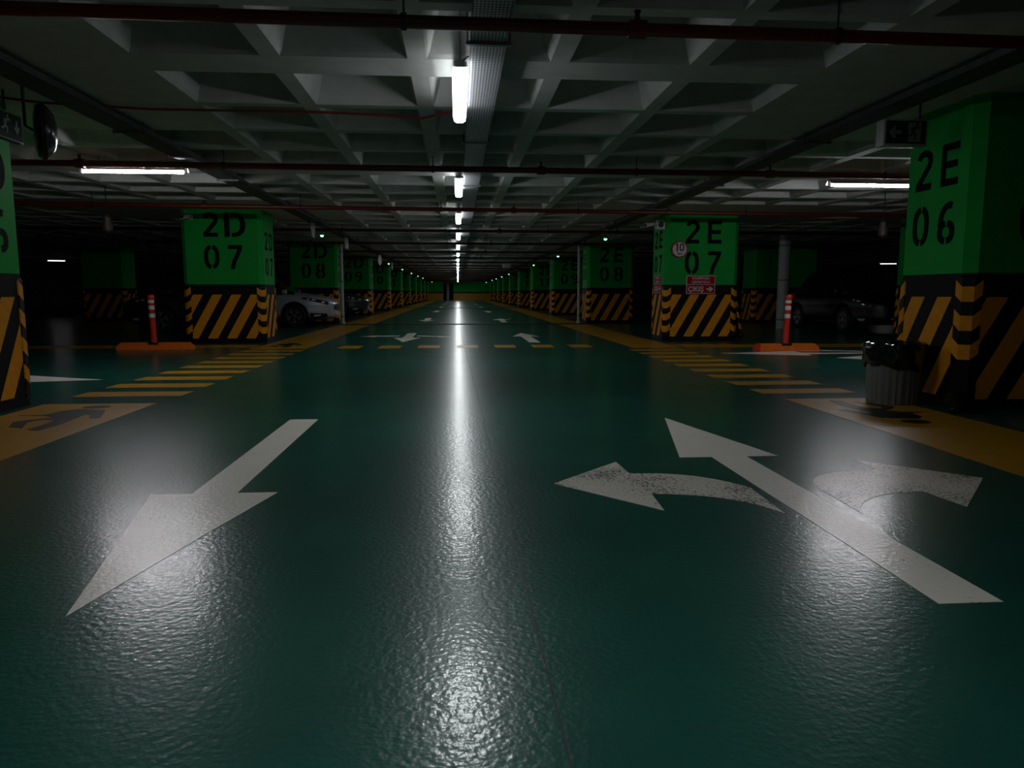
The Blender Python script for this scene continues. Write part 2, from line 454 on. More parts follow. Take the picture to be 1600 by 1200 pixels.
# ------------------------------------------------------------------ stencil lettering
def arc(cx, cy, rx, ry, a0, a1, n=12, p=2.4):
    out = []
    for i in range(n + 1):
        a = math.radians(a0 + (a1 - a0) * i / n); c, s_ = math.cos(a), math.sin(a)
        out.append((cx + rx * math.copysign(abs(c) ** (2/p), c), cy + ry * math.copysign(abs(s_) ** (2/p), s_)))
    return out
GL = {  # polylines in a box .62 wide, 1 high; pen .17
 '0': [arc(.31,.5,.225,.415,95,265,16), arc(.31,.5,.225,.415,-85,85,16)],
 '1': [[(.34,0),(.34,1)],[(.10,.74),(.34,.90)]],
 '2': [arc(.31,.72,.22,.20,165,-10,12,2.1) + [(.50,.60),(.10,.12)], [(.02,.085),(.60,.085)]],
 '3': [arc(.29,.72,.21,.20,150,-80,12,2.1), arc(.29,.30,.23,.22,80,-150,12,2.1)],
 '4': [[(.44,0),(.44,1)],[(.44,.95),(.06,.30)],[(.0,.28),(.62,.28)]],
 '5': [[(.56,.915),(.08,.915)],[(.14,.95),(.11,.52)],arc(.29,.33,.23,.25,110,-150,12,2.1)],
 '6': [arc(.31,.28,.215,.205,96,264,12), arc(.31,.28,.215,.205,-84,84,12), arc(.40,.50,.30,.42,75,190,10,2.1)],
 '7': [[(.04,.915),(.60,.915)], [(.515,.86),(.40,.58),(.26,.30),(.20,0)]],
 '8': [arc(.31,.71,.20,.205,96,264,12), arc(.31,.71,.20,.205,-84,84,12), arc(.31,.28,.225,.205,96,264,12), arc(.31,.28,.225,.205,-84,84,12)],
 '9': [arc(.31,.72,.215,.205,96,264,12), arc(.31,.72,.215,.205,-84,84,12), arc(.22,.50,.30,.42,-105,10,10,2.1)],
 'D': [[(.085,0),(.085,1)], [(.235,.915)] + arc(.30,.5,.30,.415,90,-90,16,2.2) + [(.235,.085)]],
 'E': [[(.085,0),(.085,1)], [(.10,.915),(.60,.915)], [(.10,.50),(.56,.50)], [(.10,.085),(.60,.085)]],
}
def stroke(b, pts, pen, mat, T, z0, z1):
    n = len(pts); L = []; Rr = []
    for i in range(n):
        p = Vector(pts[i]); d0 = Vector(pts[i]) - Vector(pts[i-1]) if i else None; d1 = Vector(pts[i+1]) - p if i < n-1 else None
        if d0 is not None and d0.length < 1e-6: d0 = None
        if d1 is not None and d1.length < 1e-6: d1 = None
        d = ((d0.normalized() if d0 else Vector((0,0))) + (d1.normalized() if d1 else Vector((0,0))))
        if d.length < 1e-6: d = Vector((1,0))
        d.normalize(); nn = Vector((-d.y, d.x)); k = 1.0
        if d0 and d1: k = 1 / max(.5, nn.dot(Vector((-d1.normalized().y, d1.normalized().x))))
        L.append(p + nn * pen/2 * k); Rr.append(p - nn * pen/2 * k)
    v = [(q.x, q.y, z1) for q in L] + [(q.x, q.y, z1) for q in Rr] + [(q.x, q.y, z0) for q in L] + [(q.x, q.y, z0) for q in Rr]
    f = []
    for i in range(n - 1):
        f += [(n+i, n+i+1, i+1, i), (i, i+1, 2*n+i+1, 2*n+i), (n+i+1, n+i, 3*n+i, 3*n+i+1)]
    f += [(0, 2*n, 3*n, n), (n-1, 2*n-1, 4*n-1, 3*n-1)]
    b.mesh(v, f, mat, False, T)
def glyph(b, ch, cx, zc, w, h, T, mat='stencil', z1=.0025, pen=.17):
    """Glyph centred at (cx, zc) of the local XY plane of T."""
    G = T @ Matrix.Translation((cx - w/2, zc - h/2, 0)) @ Matrix.Diagonal((w / .62, h, 1, 1))
    for pl in GL[ch]: stroke(b, pl, pen, mat, G, .0004, z1)

def text_mesh(b, body, size, mat, T, bold=.012, ex=.001, sx=1.0):
    c = bpy.data.curves.new('lettering', 'FONT'); c.body = body; c.size = size; c.align_x = 'CENTER'; c.align_y = 'CENTER'
    c.offset = bold * size; c.extrude = ex; c.resolution_u = 3
    o = bpy.data.objects.new('lettering', c); COL.objects.link(o)
    dg = bpy.context.evaluated_depsgraph_get(); me = bpy.data.meshes.new_from_object(o.evaluated_get(dg))
    b.mesh([v.co.copy() for v in me.vertices], [list(p.vertices) for p in me.polygons], mat, False, T @ Matrix.Diagonal((sx, 1, 1, 1)))
    bpy.data.objects.remove(o); bpy.data.curves.remove(c); bpy.data.meshes.remove(me)

# ------------------------------------------------------------------ pillars
HW, DEP, CH = .78, 1.0, .085          # half width, depth along the aisle, corner chamfer
def pillar_outline(hw):
    return [(-hw+CH,0),(hw-CH,0),(hw,CH),(hw,DEP-CH),(hw-CH,DEP),(-hw+CH,DEP),(-hw,DEP-CH),(-hw,CH)]
def shaft_data(hw):
    b = MB(); b.prism(pillar_outline(hw), 1.165, RIB - .002, 'pillar_green'); return b
def base_data(hw):
    b = MB(); O = pillar_outline(hw); n = len(O); u = 0.0
    us = [0.0]
    for i in range(n): us.append(us[-1] + (Vector(O[(i+1) % n]) - Vector(O[i])).length)
    for i in range(n):
        p, q = O[i], O[(i+1) % n]
        off = -us[i] + (CH if i == 0 else .02)
        b.face([(p[0],p[1],0),(q[0],q[1],0),(q[0],q[1],1.165),(p[0],p[1],1.165)], 'stripes',
               [(us[i]+off, 0), (us[i+1]+off, 0), (us[i+1]+off, 1.165), (us[i]+off, 1.165)])
    b.face([(x, y, 1.165) for x, y in O], 'band_black'); b.face([(x, y, 0) for x, y in O[::-1]], 'band_black')
    return b
def guard_mb(mat, T=Matrix()):
    """Corner guard about its corner: local +X is outward along the diagonal."""
    s2 = math.sqrt(.5); c = CH * s2                # the chamfer face lies at x = 0
    prof = [(-.062, -.098), (-.028, -.101), (.018, -.046), (.018, .046), (-.028, .101), (-.062, .098)]
    us = [-.135, -.118, -.046, .046, .118, .135]
    b = MB(); zs = [.045, .09, 1.10, 1.135]
    sc = [.93, 1, 1, .9]
    for k in range(3):
        for i in range(5):
            P = [(prof[i],sc[k],zs[k],us[i]),(prof[i+1],sc[k],zs[k],us[i+1]),(prof[i+1],sc[k+1],zs[k+1],us[i+1]),(prof[i],sc[k+1],zs[k+1],us[i])]
            b.face([T @ Vector((-.085 + (p[0]+.085)*s_, p[1]*s_, z)) for p, s_, z, u in P], mat, [(u, z) for p, s_, z, u in P])
    for z, s_, rev in ((zs[0], sc[0], True), (zs[3], sc[3], False)):
        P = [T @ Vector((-.085 + (p[0]+.085)*s_, p[1]*s_, z)) for p in prof]
        b.face(P[::-1] if rev else P, mat, [(0, 0)] * 6)
    return b
SHAFT, BASE = {}, {}
GUARD = None
def make_pillar(x, y, label, code=None, side='L', hw=HW, group=None, guards=(0, 1, 2, 3)):
    global GUARD
    t = thing('pillar', label, 'pillar', (x, y, 0), 0, group); t['kind'] = 'thing'
    if hw not in SHAFT:
        SHAFT[hw] = shaft_data(hw).data('column_shaft'); BASE[hw] = base_data(hw).data('striped_base')
    for nm, d in (('column_shaft', SHAFT[hw]), ('striped_base', BASE[hw])):
        o = bpy.data.objects.new(nm, d); COL.objects.link(o); o.parent = t
    out = []
    if GUARD is None: GUARD = (guard_mb('guard').data('corner_guard'), guard_mb('guard_worn').data('corner_guard'))
    c = CH / 2
    for k, (gx, gy, a) in enumerate(((-hw+c, c, -135), (hw-c, c, -45), (hw-c, DEP-c, 45), (-hw+c, DEP-c, 135))):
        if k not in guards: continue
        o = bpy.data.objects.new('corner_guard', GUARD[0]); COL.objects.link(o); o.parent = t
        o.location = (gx, gy, 0); o.rotation_euler.z = math.radians(a); out.append(o)
    if code:
        zt, zb = (2.325, 1.70) if side == 'L' else (2.24, 1.615)
        x1, x2 = (-.20, .25) if side == 'L' else (-.215, .255)
        b = MB(); T = Matrix.Translation((0, 0, 0)) @ Matrix.Rotation(PI/2, 4, 'X')
        for chs, z in ((code[:2], zt), (code[2:], zb)):
            for ch, xx in zip(chs, (x1, x2)): glyph(b, ch, xx, z, .30 if ch != 'D' else .37, .47, T)
        b.build('stencil_number', t)
        b = MB()
        if side == 'L': T = Matrix.Translation((hw, DEP/2, 0)) @ Matrix.Rotation(PI/2, 4, 'Z') @ Matrix.Rotation(PI/2, 4, 'X')
        else: T = Matrix.Translation((-hw, DEP/2, 0)) @ Matrix.Rotation(-PI/2, 4, 'Z') @ Matrix.Rotation(PI/2, 4, 'X')
        zz = (2.03, 1.52) if side == 'L' else (2.105, 1.605)
        for chs, z in ((code[:2], zz[0]), (code[2:], zz[1])):
            for ch, xx in zip(chs, (-.19, .17)): glyph(b, ch, xx, z, .235, .36, T)
        b.build('stencil_number', t)
    return t, out
GP_L, GP_R = 'green pillars along the silver car side', 'green pillars along the exit sign side'
for k in range(11):
    y = Y6 + PITCH * k; n = 6 + k
    if y > YF - 2: break
    lab = {0: 'green pillar 2D 06 cut by the picture edge, beside the round black mirror', 1: 'bright green pillar 2D 07 between orange kerb and silver car, camera on top corner',
           2: 'dim green pillar 2D 08 with pale drain pipe, behind the silver car'}.get(k, '%s green pillar down the row behind the silver car' % ORD[k])
    t, g = make_pillar(PX_L, y, lab, '2D%02d' % n, 'L', group=GP_L)
    lab = {0: 'green pillar 2E 06 behind the grey bin, exit light hanging beside it', 1: 'bright green pillar 2E 07 carrying the red and the round signs',
           2: 'dim green pillar 2E 08 with drain pipe, beyond the signed pillar'}.get(k, '%s green pillar down the row behind the signed pillar' % ORD[k])
    t, g = make_pillar(PX_R, y, lab, '2E%02d' % n, 'R', group=GP_R)
    if k == 0:
        g[0].data = GUARD[1]; g[0]['label'] = 'corner guard with bare black foot'
    if k == 1:
        g[2].rotation_euler = (0, math.radians(-11), 0); g[2].location = (HW + .26, .34, .0)
        g[2]['label'] = 'corner guard torn loose at its foot'
make_pillar(10.62, Y6 + PITCH, 'unlit pillar in the second row behind pillar 2E 06 and grey bin')
make_pillar(11.0, Y6 + 2*PITCH, 'wide unlit pillar behind the post with the orange kerb near exit sign', hw=1.12)
make_pillar(-12.85, 28.0, 'unlit pillar in the second row behind the orange kerb near pillar 2D 07')

# ------------------------------------------------------------------ lamps
def batten_master():
    t = thing('ceiling_lamp', '', 'lamp', (0.03, 5.66, 0), 0, 'white batten lamps along the middle of the aisle')
    L = .60
    b = MB(); b.box(-.045, .045, -L, L, 2.497, 2.535, 'lamp_body', ch=.006); b.build('housing', t)
    b = MB()
    P = [(-.052, 2.498), (-.055, 2.45), (-.046, 2.415), (-.022, 2.402), (.022, 2.402), (.046, 2.415), (.055, 2.45), (.052, 2.498)]
    for i in range(7):
        (xa, za), (xb, zb) = P[i], P[i+1]
        b.face([(xa,-L,za),(xb,-L,zb),(xb,L,zb),(xa,L,za)][::-1], 'lamp_face' if i in (2, 3, 4) else 'lamp_side')
    for y, rev in ((-L, False), (L, True)):
        q = [(x, y, z) for x, z in P]; b.face(q[::-1] if not rev else q, 'lamp_side')
    b.build('diffuser', t)
    for y in (-L - .012, L + .012):
        b = MB(); b.box(-.034, .034, y - .012, y + .012, 2.492, 2.534, 'lamp_body', ch=.005); b.build('end_cap', t)
    b = MB()
    for y in (-.5, .5): b.tube([(0, y, 2.53), (0, y, TOP)], .006, 'galv', 6)
    b.build('hanger_rod', t)
    b = MB(); b.tube([(0, -L + .03, 2.53), (.05, -L - .01, 2.56), (.09, -L - .02, 2.57), (.13, -L + .03, 2.545)], .005, 'cable', 6); b.build('supply_cable', t)
    return t
lamp = batten_master()
for k in range(-1, 21):
    o = lamp if k == 0 else copy_tree(lamp)
    o.location = (.03, 5.755 + PITCH/2 * k + (.25 if k == 1 else 0), 0)
    if k < 0:
        o['label'] = 'lit batten lamp overhead of the camera, above the top of the picture'; continue
    o['label'] = ('lit batten lamp nearest the camera, under the perforated cable tray' if k == 0 else '%s lit batten lamp from the camera along the middle of the aisle' % ORD[k])

def tube_lamp(x, y, z, label, mat, rz=0.0):
    t = thing('tube_lamp', label, 'lamp', (x, y, z), rz, 'bare fluorescent tube lamps over the parking bays'); L = .62
    b = MB(); b.box(-L, L, -.03, .03, .055, .10, 'reflector'); b.prism([(-.085, .012), (-.03, .055), (.03, .055), (.085, .012), (.085, .018), (.03, .063), (-.03, .063), (-.085, .018)], -L, L, 'reflector',
        Matrix.Rotation(PI/2, 4, 'Y') @ Matrix.Rotation(PI/2, 4, 'Z')); b.build('reflector', t)
    b = MB(); b.tube([(-L + .03, 0, 0), (L - .03, 0, 0)], .017, mat, 12); b.build('tube', t)
    for sx in (-1, 1):
        b = MB(); b.box(sx*(L - .015) - .015, sx*(L - .015) + .015, -.02, .02, -.022, .06, 'lamp_body', ch=.004); b.build('lamp_holder', t)
    b = MB()
    for sx in (-.4, .4): b.tube([(sx, 0, .10), (sx, 0, RIB + .30 - z)], .005, 'galv', 6)
    b.build('hanger_rod', t)
    return t
tube_lamp(-3.86, 9.38, 2.44, 'bright bare tube lamp over cross aisle before pillar 2D 07', 'tube')
tube_lamp(5.62, 9.84, 2.44, 'bright bare tube lamp partly hidden by pillar 2E 06', 'tube')
tube_lamp(-17.6, 34.2, 2.40, 'small distant tube lamp beyond the dark bays past pillar 2D 06', 'tube_far', .3).scale.x = .55
tube_lamp(20.9, 34.8, 2.40, 'small distant tube lamp beyond the dark bays behind the grey bin', 'tube_far', -.3).scale.x = .6

# ------------------------------------------------------------------ sprinkler pipes
for k in range(21):
    y = 4.27 + PITCH/2 * k + (.25 if k in (1,) else 0)
    rot = .055 if k == 2 else .02
    t = thing('sprinkler_pipe', 'red sprinkler pipe %s under the ceiling' % ('crossing closest to the camera, by the picture top,' if k == 0 else 'crossing the aisle, %s from the camera' % ORD[k]), 'pipe', (0, y, 2.47), rot, 'red sprinkler pipes crossing the aisle')
    x0, x1 = (-14, 15) if k < 4 else (-9, 10)
    b = MB(); b.tube([(x0, 0, 0), (x1, 0, 0)], .036, 'pipe_red', 14); b.build('pipe_run', t)
    if True:
        for xh in (-9.2, -6.1, -2.7, -.28, 2.2, 5.4, 8.7) if k < 7 else (-7.0, -.28, 7.2):
            b = MB(); b.tube([(xh, 0, .03), (xh, 0, RIB - 2.47 + .35)], .006, 'cable', 6)
            b.lathe([(.042, -.016), (.046, -.016), (.046, .016), (.042, .016)], 'cable', 14, Matrix.Translation((xh, 0, 0)) @ Matrix.Rotation(PI/2, 4, 'Y'))
            b.build('pipe_hanger', t)
        for xh in (-4.3, 1.02, 3.9) if k < 7 else ():
            b = MB()
            b.lathe([(.05, -.05), (.05, .05)], 'pipe_red', 14, Matrix.Translation((xh, 0, 0)) @ Matrix.Rotation(PI/2, 4, 'Y'))
            b.lathe([(.028, .02), (.024, .05), (.016, .055), (.014, .085), (.02, .09), (.02, .10)], 'cable', 10, Matrix.Translation((xh, 0, 0)))
            b.build('sprinkler_head', t)

# red service cable sagging to the first lamp
b = MB(); b.tube([(-3.80, 6.58, 2.60), (-3.45, 6.65, 2.575), (-2.63, 6.86, 2.585), (-1.2, 6.86, 2.585), (-.6, 6.84, 2.565), (-.3, 6.80, 2.535), (.0, 6.55, 2.55)], .011, 'red_cable', 8)
tag(b.build('red_cable'), 'thin red cable sagging across the ceiling to the nearest batten lamp', 'cable')

# ------------------------------------------------------------------ cable trays
def tray(label, xc, w, z, mat, y0, y1, lip=.05):
    t = thing('cable_tray', label, 'cable tray', (xc, 0, z), 0, 'steel cable trays under the ceiling')
    b = MB(); b.box(-w/2, w/2, y0, y1, 0, .004, mat); b.build('tray_bed', t)
    for s_ in (-1, 1):
        b = MB(); b.box(s_*w/2 - .004, s_*w/2 + .004, y0, y1, 0, lip, mat); b.build('side_rail', t)
    b = MB()
    for i in range(5):
        xx = -w*.36 + w*.18*i
        b.tube([(xx + .01*math.sin(y*1.7 + i), y, .016) for y in (y0 + (y1-y0)*j/60 for j in range(61))], .009, 'cable', 6)
    b.build('cable_bundle', t)
    yy = y0 + (3.2 if mat == 'perf' else 1.2)
    while yy < min(y1, 40):
        b = MB(); b.box(-w/2 - .03, w/2 + .03, yy - .015, yy + .015, -.022, -.001, mat if mat != 'perf' else 'galv')
        for s_ in (-1, 1): b.tube([(s_*(w/2 + .02), yy, -.01), (s_*(w/2 + .02), yy, RIB - z + .3)], .005, 'cable', 6)
        b.build('tray_hanger', t); yy += 3.05
    return t
tray('perforated steel cable tray beside the row of batten lamps', .205, .22, 2.532, 'perf', 1.55 , 99)
tray('dark dusty cable tray under the ceiling leading to pillar 2D 07', -3.11, .23, 2.532, 'tray_dark', .2, 99)
tray('dark dusty cable tray under the ceiling above the exit light', 3.67, .23, 2.532, 'tray_dark', .2, 99)

# ------------------------------------------------------------------ bay indicators and hung signs
def indicator_master():
    t = thing('bay_indicator', '', 'indicator light', (0, 0, 0))
    b = MB(); b.tube([(0, 0, .06), (0, 0, .56)], .006, 'cable', 6); b.lathe([(.05, .0), (.055, .02), (.05, .06), (.02, .07)], 'plastic_white', 14); b.build('lamp_housing', t)
    b = MB(); b.lathe([(.01, -.045), (.035, -.03), (.046, 0), (.046, .004)], 'led', 14); b.build('green_lens', t)['label'] = 'glowing green lens'
    return t
ind = indicator_master(); first = True
for row, x, z, ksel, who in (('L', -3.42, 2.45, (0, 2, 3, 4, 5, 6, 9), 'silver car'), ('R', 3.86, 2.40, (0, 1, 2, 4, 5, 6, 7, 9), 'exit sign')):
    for n, k in enumerate(ksel):
        o = ind if first else copy_tree(ind); first = False
        o.location = (x, 19.3 + PITCH * k, z)
        if o.location.y > YF - 1: o.location.y = YF - 1
        o['label'] = '%s glowing green bay indicator along the %s side of the aisle' % ('nearest' if n == 0 else ORD[n], who)
        o['group'] = 'green bay indicators'

def hung_disc(x, y, z, label, rz):
    t = thing('hanging_sign', label, 'sign', (x, y, z), rz, 'white signs hung edge-on over the aisle edge')
    T = Matrix.Rotation(PI/2, 4, 'Y')
    b = MB(); b.lathe([(.205, -.012), (.21, -.008), (.21, .008), (.205, .012)], 'plastic_white', 32, T); b.build('round_plate', t)
    b = MB(); b.tube([(0, 0, .20), (0, 0, 2.532 - z)], .006, 'cable', 6); b.build('hanger_rod', t)
def hung_panel(x, y, z, label, rz, h=.30):
    t = thing('hanging_sign', label, 'sign', (x, y, z), rz, 'white signs hung edge-on over the aisle edge')
    b = MB(); b.box(-.02, .02, -.25, .25, -h/2, h/2, 'plastic_white', ch=.005); b.build('sign_box', t)
    b = MB()
    for s_ in (-.18, .18): b.tube([(0, s_, h/2), (0, s_, (2.532 if x < 0 else TOP) - z)], .005, 'cable', 6)
    b.build('hanger_rod', t)
hung_disc(-3.15, 16.7, 2.40, 'round white plate hung edge-on above the silver car, nearest of its kind', .02)
hung_panel(-3.06, 21.0, 2.36, 'narrow white panel hung edge-on just past the pillar with drain pipe', 0)
hung_disc(-3.03, 29.5, 2.28, 'round white plate hung slightly turned, farther down past the drain pipe', -.25)
hung_panel(-3.06, 35.2, 2.25, 'small distant white panel hung edge-on before the fourth pillar', 0, .36)
hung_panel(2.45, 37.0, 2.35, 'distant white panel hung over aisle edge on the exit sign side', .9, .26)

# ------------------------------------------------------------------ exit lights and round mirror
def arrow_poly(): return [(-.5, 0), (-.05, .42), (.10, .28), (-.06, .11), (.5, .11), (.5, -.11), (-.06, -.11), (.10, -.28), (-.05, -.42)]
def runner(b, T, mat):
    for poly in ([(.02,.30),(.12,.24),(-.06,-.02),(-.18,.02)], [(.10,.26),(.24,.30),(.30,.16),(.24,.14),(.20,.22),(.10,.18)], [(.0,.26),(-.18,.22),(-.24,.08),(-.18,.06),(-.13,.16),(.02,.18)],
                 [(-.06,.0),(.10,-.10),(.04,-.34),(-.04,-.32),(.01,-.13),(-.14,-.06)], [(-.16,.02),(-.10,-.08),(-.22,-.20),(-.40,-.20),(-.40,-.13),(-.26,-.12)]):
        b.prism(poly, .0, .002, mat, T)
    b.prism([(.13 + .06*math.cos(a), .37 + .06*math.sin(a)) for a in (2*PI*i/14 for i in range(14))], 0, .002, mat, T)
t = thing('exit_light', 'boxed exit light with arrow and running figure hanging by pillar 2E 06', 'exit sign', (3.745, 6.1, 2.33))
b = MB(); b.box(-.19, .19, 0, .12, -.108, .108, 'plastic_white', ch=.006); b.build('light_box', t)
b = MB(); b.box(-.172, .172, -.004, -.0005, -.092, .092, 'exit_face'); b.build('sign_panel', t)
b = MB(); F = Matrix.Rotation(PI/2, 4, 'X')
b.prism(arrow_poly(), 0, .002, 'exit_mark', Matrix.Translation((-.095, -.0045, 0)) @ F @ Matrix.Diagonal((.11, .125, 1, 1))); b.build('arrow_symbol', t)
b = MB(); b.box(.018, .128, -.0065, -.0045, -.078, .078, 'exit_mark'); b.build('figure_field', t)
b = MB(); runner(b, Matrix.Translation((.073, -.0068, .0)) @ F @ Matrix.Diagonal((.145, .17, 1, 1)), 'exit_face'); b.build('running_figure', t)
b = MB(); b.tube([(.15, .06, .10), (.15, .06, RIB - 2.33)], .009, 'cable', 8); b.tube([(-.12, .06, .10), (-.12, .06, .12)], .009, 'cable', 8); b.build('hanger_rod', t)

t = thing('exit_light', 'dark exit sign with down arrow between pillar 2D 06 and round mirror', 'exit sign', (-3.60, 6.43, 2.34), PI/2)
b = MB(); b.box(-.19, .19, .0, .05, -.115, .115, 'plastic_black', ch=.005); b.build('light_box', t)
b = MB(); b.box(-.183, .183, -.003, -.0005, -.108, .108, 'exit_mark'); b.build('sign_rim', t)
b = MB(); b.box(-.175, .175, -.005, -.003, -.100, .100, 'exit_face'); b.build('sign_panel', t)
b = MB(); b.prism(arrow_poly(), 0, .002, 'exit_mark', Matrix.Translation((.10, -.0052, .0)) @ F @ Matrix.Rotation(PI/2, 4, 'Z') @ Matrix.Diagonal((.11, .085, 1, 1))); b.build('arrow_symbol', t)
b = MB(); runner(b, Matrix.Translation((-.04, -.0052, .0)) @ F @ Matrix.Diagonal((.17, .19, 1, 1)), 'exit_mark'); b.build('running_figure', t)
b = MB(); b.tube([(0, .025, .11), (0, .025, RIB - 2.34)], .009, 'cable', 8); b.build('hanger_rod', t)

t = thing('convex_mirror', 'round black-backed mirror hanging near pillar 2D 06 below the dusty tray', 'mirror', (-3.15, 6.0, 2.215), math.radians(28))
T = Matrix.Rotation(PI/2, 4, 'Y')
b = MB(); b.lathe([(.02, -.03), (.12, -.028), (.19, -.01), (.205, .02), (.20, .04)], 'mirror_bowl', 36, T); b.build('back_shell', t)
b = MB(); b.lathe([(.20, .038), (.18, .07), (.13, .105), (.06, .123), (.005, .126)], 'mirror_bowl', 36, T); b.build('mirror_dome', t)
b = MB(); b.lathe([(.197, .02), (.214, .02), (.214, .05), (.197, .05)], 'plastic_black', 36, T); b.build('rim', t)
b = MB(); b.tube([(-.03, 0, 0), (-.08, 0, .03), (-.08, 0, 2.531 - 2.215)], .011, 'cable', 8); b.build('bracket', t)

# ------------------------------------------------------------------ cameras and speaker on the pillars
def bullet_camera(x, y, z, rz, label, wall=.12):
    t = thing('security_camera', label, 'camera', (x, y, z), rz)
    b = MB(); b.box(-.045, .045, wall - .03, wall, -.05, .05, 'sign_white', ch=.006); b.tube([(0, wall - .03, 0), (0, .03, -.01), (0, 0, .0)], .014, 'sign_white', 8); b.build('bracket', t)
    T = Matrix.Rotation(math.radians(100), 4, 'X')
    b = MB(); b.lathe([(.03, -.06), (.04, -.055), (.042, .09), (.046, .10), (.046, .13), (.038, .13)], 'sign_white', 18, T); b.build('camera_body', t)
    b = MB(); b.lathe([(.034, .128), (.034, .132)], 'plastic_black', 18, T); b.build('camera_lens', t)
    return t
bullet_camera(-5.22, Y6 + PITCH - .125, 2.47, -.35, 'white bullet camera on the top corner of pillar 2D 07')
bullet_camera(3.98, Y6 + PITCH + .12, 2.40, -1.15, 'white bullet camera beside the boxed speaker at pillar 2E 07 top', .16)
t = thing('wall_speaker', 'white square speaker with dark round cone at pillar 2E 07 top corner', 'speaker', (4.18, Y6 + PITCH + .06, 2.39))
b = MB(); b.box(-.085, .085, 0, .12, -.095, .095, 'sign_white', ch=.008); b.build('speaker_box', t)
b = MB(); b.lathe([(.06, 0), (.06, .004), (.05, .006)], 'plastic_black', 24, Matrix.Translation((0, -.001, 0)) @ Matrix.Rotation(PI/2, 4, 'X')); b.build('speaker_cone', t)
for x, who in ((-5.38, 'pillar 2D 06'), (7.08, 'pillar 2E 06')):
    t = thing('hanging_beacon', 'small dusty brown fitting hanging in the dark bay behind ' + who, 'fitting', (x, 12.0, 2.05), 0, 'dusty brown hanging fittings')
    b = MB(); b.lathe([(.03, -.13), (.07, -.10), (.08, -.02), (.055, .04), (.06, .10), (.03, .14)], 'brown', 16); b.build('fitting_body', t)
    b = MB(); b.tube([(0, 0, .13), (0, 0, RIB - 2.05 + .3)], .008, 'band_black', 6); b.build('hanger_rod', t)

# ------------------------------------------------------------------ signs on pillar 2E 07
yf = Y6 + PITCH
t = thing('speed_sign', 'round white 10 km speed sign with red rim on pillar 2E 07', 'sign', (4.555, yf - .03, 1.885))
b = MB(); b.lathe([(.172, -.006), (.172, .006)], 'sign_red', 40, F); b.build('red_rim', t)
b = MB(); b.lathe([(.147, .006), (.147, .0085)], 'sign_white', 40, F); b.build('white_face', t)
b = MB(); TT = Matrix.Translation((0, -.0088, .035)) @ F
b.prism([(-.085,-.075),(-.05,-.075),(-.05,.09),(-.078,.09),(-.115,.06),(-.10,.042),(-.085,.052)], 0, .0012, 'sign_black', Matrix.Translation((.018, 0, 0)) @ TT)
for a0, a1 in ((-89, 90), (91, 270)): stroke(b, arc(.045, .0075, .036, .066, a0, a1, 14), .032, 'sign_black', TT, 0, .0012)
text_mesh(b, 'km', .075, 'sign_black', Matrix.Translation((0, -.0092, -.085)) @ F, .03); b.build('speed_number', t)
b = MB(); b.tube([(0, .006, 0), (0, .03, 0)], .02, 'galv', 8); b.build('mounting_stud', t)

def exit_board(loc, rz, label, w, h, sc):
    t = thing('direction_sign', label, 'sign', loc, rz, 'red exit direction signs on pillar 2E 07')
    b = MB(); b.box(-w/2, w/2, -.008, 0, -h/2, h/2, 'sign_white'); b.build('white_border', t)
    g = .012
    b = MB(); b.box(-w/2 + g, w/2 - g, -.010, -.008, .012, h/2 - g, 'sign_red'); b.box(-w/2 + g, w/2 - g, -.010, -.008, -h/2 + g, .002, 'sign_red'); b.build('red_panel', t)
    b = MB()
    for body, x, z, s_, sx in (('KASIMPAŞA', 0, h*.355, h*.178, sc*1.1), ('ÇEVREYOLU', 0, h*.145, h*.178, sc*1.1), ('ÇIKIŞ', -w*.165, -h*.25, h*.385, sc*.98)):
        text_mesh(b, body, s_, 'sign_white', Matrix.Translation((x, -.0108, z)) @ F, .018, .0006, sx)
    b.build('sign_lettering', t)
    b = MB(); b.prism([(.5,0),(.02,.44),(-.14,.28),(.0,.13),(-.5,.13),(-.5,-.13),(.0,-.13),(-.14,-.28),(.02,-.44)], 0, .0012, 'sign_white', Matrix.Translation((w*.32, -.0105, -h*.24)) @ F @ Matrix.Diagonal((w*.24, h*.34, 1, 1))); b.build('direction_arrow', t)
exit_board((5.03, yf - .001, 1.165), 0, 'red exit board with white arrow on the front of pillar 2E 07', .61, .37, .95)
exit_board((PX_R - HW - .001, yf + .5, 1.175), -PI/2, 'narrow-looking red exit board on the aisle side of pillar 2E 07', .54, .37, .84)

# ------------------------------------------------------------------ kerbs with flexible posts
def kerb_post(x, y, L, label, lean, px):
    t = thing('delineator_kerb', label, 'traffic post', (x, y, 0), 0, 'orange kerbs with red posts')
    h = L / 2
    prof = [(-h, 0), (-h, .055), (-h + .085, .125), (px - .10, .125), (px - .085, .085), (px + .085, .085), (px + .10, .125), (h - .085, .125), (h, .055), (h, 0)]
    b = MB(); bm = bmesh.new()
    T = Matrix.Rotation(PI/2, 4, 'X')
    b.prism(prof, -.075, .075, 'kerb', T); b.build('kerb_base', t)
    if x > 0:
        b = MB(); b.prism([(-h - .004, .0005), (-h - .004, .058), (-h + .075, .124), (-h + .075, .0005)], -.079, .079, 'post_red', T); b.build('end_wrap', t)
    bm.free()
    Tp = Matrix.Translation((px, 0, 0)) @ Matrix.Rotation(lean, 4, 'Y')
    b = MB(); b.box(px - .095, px + .095, -.06, .06, .085, .13, 'plastic_black', ch=.008); b.build('socket', t)
    b = MB(); b.lathe([(.052, .12), (.05, .15), (.046, .86), (.056, .88), (.058, .945), (.05, .965), (.02, .97)], 'post_red', 24, Tp); pt = b.build('flexible_post', t)
    for z in (.60, .74, .865 - .01):
        b = MB(); b.lathe([(.0485, z - .035), (.0525, z - .034), (.0525, z + .034), (.0485, z + .035)], 'band_white', 24, Tp); b.build('reflective_band', pt)
